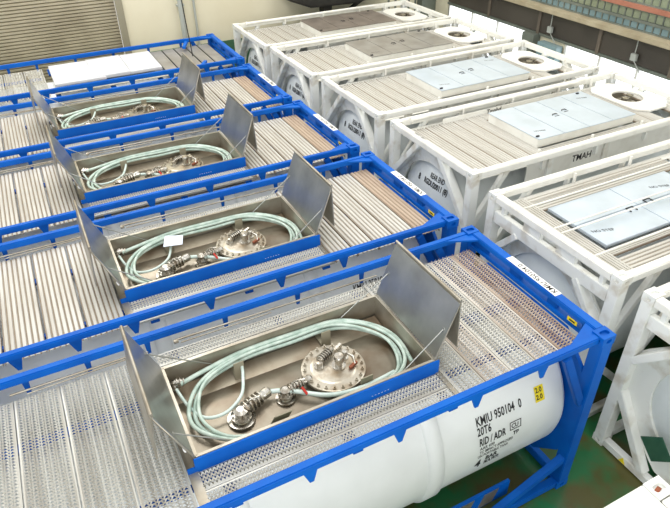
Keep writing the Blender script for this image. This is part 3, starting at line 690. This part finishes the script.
# ------------------------------------------------------------------ white framed tank containers
PW = ridge_plank_mesh(1.98, .296, M['ridge'], M['valley'], 5)
PWX = ridge_plank_mesh(2.9, .26, M['ridge'], M['valley'], 4)
LW_ = 5.62
def white_frame(root, alt=False):
    for x in (.08, LW_-.08):
        for y in (.08, W_-.08):
            mb = MB(); mb.box(x-.08, x+.08, y-.075, y+.075, .11, H_-.11); mb.build('corner_post', M['whited'], root, bevel=.008)
    for x in (.089, LW_-.089):
        for y in (.081, W_-.081):
            for z in (.059, H_-.059): inst(CAST_W, 'corner_casting', root, (x, y, z))
    for s in (0, 1):
        y0, y1 = (.01, .13) if s == 0 else (W_-.13, W_-.01)
        mb = MB(); mb.box(.17, LW_-.17, y0, y1, 2.47, 2.585); rail = mb.build('top_rail', M['white'], root, bevel=.014)
        ya, yb = (.02, .12) if s == 0 else (W_-.12, W_-.02); yc = (ya+yb)/2
        mb = MB(); mb.box(.17, LW_-.17, ya, yb, .02, .14); mb.build('bottom_rail', M['whited'], root, bevel=.01)
        for (a, b, c_, d_) in ((.12, 1.55, .75, 2.5), (LW_-.12, 1.55, LW_-.75, 2.5), (.12, 1.1, 1.1, .12), (LW_-.12, 1.1, LW_-1.1, .12)):
            mb = MB(); mb.bar((a, yc, b), (c_, yc, d_), .08, .1); mb.build('side_brace', M['whited'], root, bevel=.008)
        for x in (1.5, 2.7, 3.9, 4.8):
            mb = MB(); mb.box(x-.03, x+.03, ya+.02, yb-.02, 2.3, 2.48); mb.build('rail_bracket', M['whited'], root)
            mb = MB(); yl = .2 if s == 0 else W_-.2; mb.box(x-.02, x+.02, yl-.015, yl+.015, 2.44, 2.6); mb.build('rail_lug', M['white'], root)
        if s == 0:
            mb = MB(); mb.box(1.2, LW_-.9, .1, .112, 1.98, 2.47); mb.build('side_panel', M['white'], root)
            for x in (1.62, 2.9): 
                mb = MB(); mb.box(x, x+.12, .06, .1, 1.98, 2.47); mb.build('panel_rib', M['whited'], root)
        mb = MB(); mb.box(.2, LW_-.2, .13 if s == 0 else 2.18, .26 if s == 0 else W_-.13, 2.375, 2.39); mb.build('edge_plate', M['white'], root)
    for x0 in (0, LW_-.12):
        sx = 1 if x0 == 0 else -1; xo = 0 if x0 == 0 else LW_
        mb = MB(); mb.box(x0, x0+.12, .16, W_-.16, 2.47, H_-.005); beam = mb.build('end_beam', M['white'], root, bevel=.012)
        mb = MB(); mb.box(min(xo+sx*.12, xo+sx*.3), max(xo+sx*.12, xo+sx*.3), .26, 2.18, 2.375, 2.39); mb.build('edge_plate', M['white'], root)
        mb = MB(); mb.box(x0+.01, x0+.11, .16, W_-.16, .02, .14); mb.build('bottom_end_beam', M['whited'], root, bevel=.01)
        xm = xo+sx*.07
        for sy in (0, 1):
            Y = lambda y: y if sy == 0 else W_-y
            mb = MB(); mb.bar((xm, Y(.12), 1.62), (xm, Y(.92), 2.5), .11, .13, (1, 0, 0)) if not alt else mb.bar((xm, Y(.14), 1.60), (xm, Y(.66), 2.18), .10, .15, (1, 0, 0)); mb.build('end_brace', M['whited'], root, bevel=.008)
            mb = MB(); mb.bar((xm, Y(.12), 1.05), (xm, Y(.75), .12), .11, .13, (1, 0, 0)); mb.build('end_brace', M['whited'], root, bevel=.008)
        if alt:
            mb = MB(); mb.box(x0+.015, x0+.105, .155, W_-.155, 2.15, 2.34); mb.build('lower_end_beam', M['whited'], root, bevel=.008)
            for yy, hw in ((.3, .03), (.9, .16), (1.53, .16), (2.13, .03)):
                mb = MB(); mb.box(x0+.03, x0+.1, yy-hw, yy+hw, 2.33, 2.48); mb.build('beam_web', M['whited'], root)
        # collar plate tying the tank to the frame
        mb = MB(); n = 48; v = []
        xa, xb = (xo+sx*.13, xo+sx*.17); ri = .77 if alt else .9
        for x in (xa, xb):
            for rr in (0, 1):
                for k in range(n):
                    a = 2*PI*(k+.5)/n; c, s_ = math.cos(a), math.sin(a)
                    if rr == 0: v.append((x, 1.219+ri*c, 1.3+ri*s_))
                    else:
                        t_ = max(abs(c)/1.1, abs(s_)/1.1, (abs(c)+abs(s_))/1.5); v.append((x, 1.219+c/t_, 1.3+s_/t_))
        f = []
        for k in range(n):
            q = (k+1) % n
            f += [(k, q, n+q, n+k), (2*n+k, 3*n+k, 3*n+q, 2*n+q), (k, 2*n+k, 2*n+q, q), (n+k, n+q, 3*n+q, 3*n+k)]
        mb.add(v, f); mb.build('end_collar', M['whited'], root)
    MESH.setdefault('wt', tank_mesh(.06, LW_-.06, 1.219, 1.3, 1.02, M['wtank'], None, dish=.32))
    t = inst(MESH['wt'], 'tank_shell', root)
    return rail
def dish(y, z, x0=.06):
    r = min(math.hypot(y-1.219, z-1.3)/1.02, .999); return x0+.32*(1-math.sqrt(1-r*r))-.004
def end_text(root):
    text_obj('REAR END', .13, lambda u, v: (dish(1.26-u, 1.94+v), 1.26-u, 1.94+v), M['black'], 'lettering', root, xs=.62, bold=.003)
    text_obj('RGDU20011 (8)', .14, lambda u, v: (dish(1.40-u, 1.80+v), 1.40-u, 1.80+v), M['black'], 'lettering', root, xs=.68, bold=.005)
    text_obj('8', .16, lambda u, v: (dish(1.60-u, 1.77+v), 1.60-u, 1.77+v), M['black'], 'lettering', root, xs=.8, bold=.006)
    text_obj('RGDU 20011', .06, lambda u, v: (.11-v, 1.75-u, H_+.001), M['black'], 'lettering', root, xs=1.0, bold=.001)
def white_top(root, mm, raised=.1, nplank_end=6):
    Z = 2.41
    x = .46
    while x < 1.72: inst(PW, 'grating_plank', root, (x, .23, Z)); x += .304
    x = 4.34
    inst(PW, 'grating_plank', root, (x, .23, Z)); inst(PW, 'grating_plank', root, (x+.304, .23, Z))
    inst(PW, 'grating_plank', root, (5.3, .23, Z-.001), scale=(.9, 1, 1))
    for y in (.38, 2.05):
        inst(PWX, 'grating_strip', root, (4.2, y, Z), PI/2, (1, .82, 1))
    # raised cover box
    mb = MB(); mb.box(1.8, 4.12, .54, 1.86, 2.4, 2.46+raised); cov = mb.build('cover_box', M['white'], root, bevel=.01)
    for k in range(4):
        x0 = 1.79+.585*k; mb = MB(); mb.box(x0+.006, x0+.579, .52, 1.88, 2.462+raised, 2.475+raised); mb.build('cover_panel', mm, cov, bevel=.003)
    zt = 2.477+raised
    for x, y in ((2.8, 1.2), (3.1, 1.28)):
        h = MB(); h.tube([(x-.06, y, zt), (x-.04, y+.03, zt+.01), (x+.04, y+.03, zt+.01), (x+.06, y, zt)], .007, 6); h.tube([(x-.05, y-.05, zt), (x+.05, y-.05, zt)], .006, 6); h.build('lift_handle', M['black'] if mm is M['alu'] else M['sheet'], cov)
    for (b, x, y) in (('NO STEP', 1.95, .8), ('NO STEP', 3.75, 1.6)):
        text_obj(b, .06, lambda u, v: (x+v*0+u*.9, y-u*.25+v, zt+.0015), M['black'] if mm is M['alu'] else M['sheet'], 'lettering', cov, bold=.0005)
    for x, y in ((1.85, .62), (3.95, 1.8)):
        h = MB(); h.box(x-.03, x+.03, y-.015, y+.015, zt-.002, zt+.02); h.build('cover_latch', M['black'], cov)
    # manway plate with its round well
    mx, my = 5.0, 1.45
    mb = MB(); n = 32; v = []
    for z in (2.415, 2.445):
        for rr in (0, 1):
            for k in range(n):
                a = 2*PI*(k+.5)/n; c, s_ = math.cos(a), math.sin(a)
                if rr == 0: v.append((mx+.3*c, my+.3*s_, z))
                else:
                    t_ = max(abs(c)/.44, abs(s_)/.74, (abs(c)+abs(s_))/.98); v.append((mx+c/t_, my+s_/t_, z))
    f = []
    for k in range(n):
        q = (k+1) % n
        f += [(k, q, n+q, n+k), (2*n+k, 3*n+k, 3*n+q, 2*n+q), (k, 2*n+k, 2*n+q, q), (n+k, n+q, 3*n+q, 3*n+k)]
    mb.add(v, f); pl = mb.build('manway_plate', M['white'], root)
    mb = MB(); mb.lathe([(.304, 2.44), (.304, 2.3), (.001, 2.3)], (mx, my, 0), 'z', 32); mb.build('manway_well', M['steelb'], pl)
    mb = MB(); mb.lathe([(.001, 2.3), (.2, 2.3), (.2, 2.36), (.001, 2.38)], (mx, my, 0), 'z', 24)
    mb.lathe([(.001, 2.36), (.08, 2.36), (.08, 2.45), (.001, 2.46)], (mx-.08, my-.03, 0), 'z', 12); mb.lathe([(.001, 2.36), (.07, 2.36), (.07, 2.46), (.001, 2.47)], (mx+.09, my+.02, 0), 'z', 12)
    mb.build('manway_fitting', M['chrome'], pl)
    # tube lying along the far rail
    mb = MB(); mb.tube([(.36, 2.27, 2.585), (LW_-1.2, 2.27, 2.585)], .036, 10); mb.lathe([(.001, 0), (.05, 0), (.05, .05), (.001, .05)], (.33, 2.27, 2.585), 'x', 12); mb.build('handrail_tube', M['white'], root)
WO = [(0.788, 0.621), (0.901, 3.575), (0.834, 6.312), (0.709, 8.935), (0.624, 11.465), (0.843, 0.378)]
WLBL = [None, 'white-framed tank container marked TMAH, bluish cover box and round manway on top', 'white-framed tank container with blue-grey cover, third from the back wall',
        'white-framed tank container with dull grey cover, second from the back wall', 'farthest white-framed tank container, dark brownish cover, against the back wall']
wproto = thing('tank_container', WLBL[1], 'tank container', (WO[1][0], WO[1][1], 0), 0, 'white tank containers with cover boxes')
white_frame(wproto); end_text(wproto); white_top(wproto, M['alu'])
wc = [wproto]
for i, mm in ((2, M['alu']), (3, M['alud']), (4, M['alub'])):
    c = copy_tree(wproto); c.location = (WO[i][0], WO[i][1], 0); c['label'] = WLBL[i]; wc.append(c)
    if mm is not M['alu']:
        for ch in c.children:
            for g in ch.children:
                if g.name.startswith('cover_panel'):
                    me = g.data.copy(); me.materials.clear(); me.materials.append(mm); g.data = me
# markings on the TMAH container
text_obj('TMAH', .17, lambda u, v: (2.20+u, .097, 2.24+v), M['black'], 'lettering', wproto, xs=.95, bold=.003)
text_obj('Tmahd', .16, lambda u, v: (2.02+u, W_-.262, 2.40+v*.8), M['black'], 'lettering', wproto, xs=.8, bold=.003)

mb = MB(); mb.box(1.0, 4.4, 2.18, 2.19, 2.38, 2.5); mb.build('inner_plate', M['white'], wproto)
# second white: rods and flush cover
wb = thing('tank_container', 'white-framed tank container with four pale flush cover panels crossed by thin rods', 'tank container', (WO[0][0], WO[0][1], 0))
white_frame(wb, True)
for y in (.36, 2.08, 1.95): 
    inst(PWX, 'grating_plank', wb, (3.35, y, 2.45), PI/2)
inst(PWX, 'grating_plank', wb, (3.35, .62-.0, 2.449), PI/2, (.5, 1, 1))
for y in (.36, .63, .9, 1.17, 1.44, 1.71, 1.98): inst(PWX, 'grating_plank', wb, (5.45, y, 2.45), PI/2, (1, .7, 1))
inst(PW, 'grating_plank', wb, (.38, .23, 2.452), scale=(.8, 1, 1))
for i, (x0, y0) in enumerate(((.55, .72), (1.75, .72), (.55, 1.26), (1.75, 1.26))):
    mb = MB(); mb.box(x0, x0+1.19, y0, y0+.53, 2.44, 2.485); mb.build('cover_panel', M['alu'], wb, bevel=.004)
for y, zz in ((1.85, 2.56), (1.25, 2.57), (1.12, 2.57), (.56, 2.55)):
    mb = MB(); mb.tube([(.13, y, zz), (LW_-.13, y, zz)], .014, 6); mb.build('cross_rod', M['white'], wb)
for x, y in ((1.55, 1.2), (1.95, 1.25)):
    h = MB(); h.tube([(x-.06, y-.05, 2.495), (x-.06, y+.05, 2.495), (x+.06, y+.05, 2.495), (x+.06, y-.05, 2.495)], .008, 6); h.build('lift_handle', M['black'], wb)
for (b, x, y) in (('NO STEP', .62, 1.02), ('NO STEP', 2.3, 1.5)):
    text_obj(b, .08, lambda u, v: (x+u, y-u*.3+v, 2.487), M['black'], 'lettering', wb, bold=.0005)

# nearest white one at the right edge
wa = thing('tank_container', 'white-framed tank container at the right edge with dark green plate on its end', 'tank container', (WO[5][0], WO[5][1]-W_, 0))
white_frame(wa, True)
mb = MB(); mb.prism([(1.84, .715), (1.605, .955), (1.39, .737), (1.606, .495)], -.03, -.012, 'yz'); mb.build('green_plate', M['green'], wa, bevel=.004)
mb = MB(); mb.prism([(2.0, .04), (1.9, .04), (1.95, .13)], .004, .01, 'yz'); mb.build('warning_sticker', M['yellow'], wa)
mb = MB(); mb.box(.3, LW_-.3, .26, 2.18, 2.43, 2.445); mb.build('deck_sheet', M['white'], wa)

# the white container top poking in at the lower right corner
w0 = thing('tank_container', 'white container top corner with rusty casting hole in the lower right corner', 'tank container', (-1.03, -1.36-W_, 0))
white0 = w0
mb = MB()
for y in (.08, W_-.08): mb = MB(); mb.box(-.16, 0, y-.075, y+.075, .11, H_-.12); mb.build('corner_post', M['whited'], w0, bevel=.008)
for y in (.081, W_-.081):
    for z in (.059, H_-.059): inst(CAST_W, 'corner_casting', w0, (-.089, y, z))
mb = MB(); mb.bar((-.12, W_-.09, H_-.025), (-.065, W_-.075, H_-.025), .035, .008); mb.build('rust_patch', M['rust'], w0)
mb = MB(); mb.box(-5.9, -.18, .0, W_-.0, 2.5, H_-.004); mb.build('roof_plate', M['white'], w0, bevel=.01)
mb = MB(); mb.box(-.17, 0, .16, W_-.17, 2.45, H_-.004); mb.build('end_beam', M['white'], w0, bevel=.01)
mb = MB(); mb.box(-5.9, -.18, .05, W_-.05, .1, .3); mb.build('base_frame', M['whited'], w0)
mb = MB(); mb.lathe([(.085, 0), (.085, 1.66), (.07, 1.71), (.04, 1.74), (.001, 1.745)], (-.58, W_+.22, .0), 'z', 16); mb.build('document_tube', M['steel'], w0)
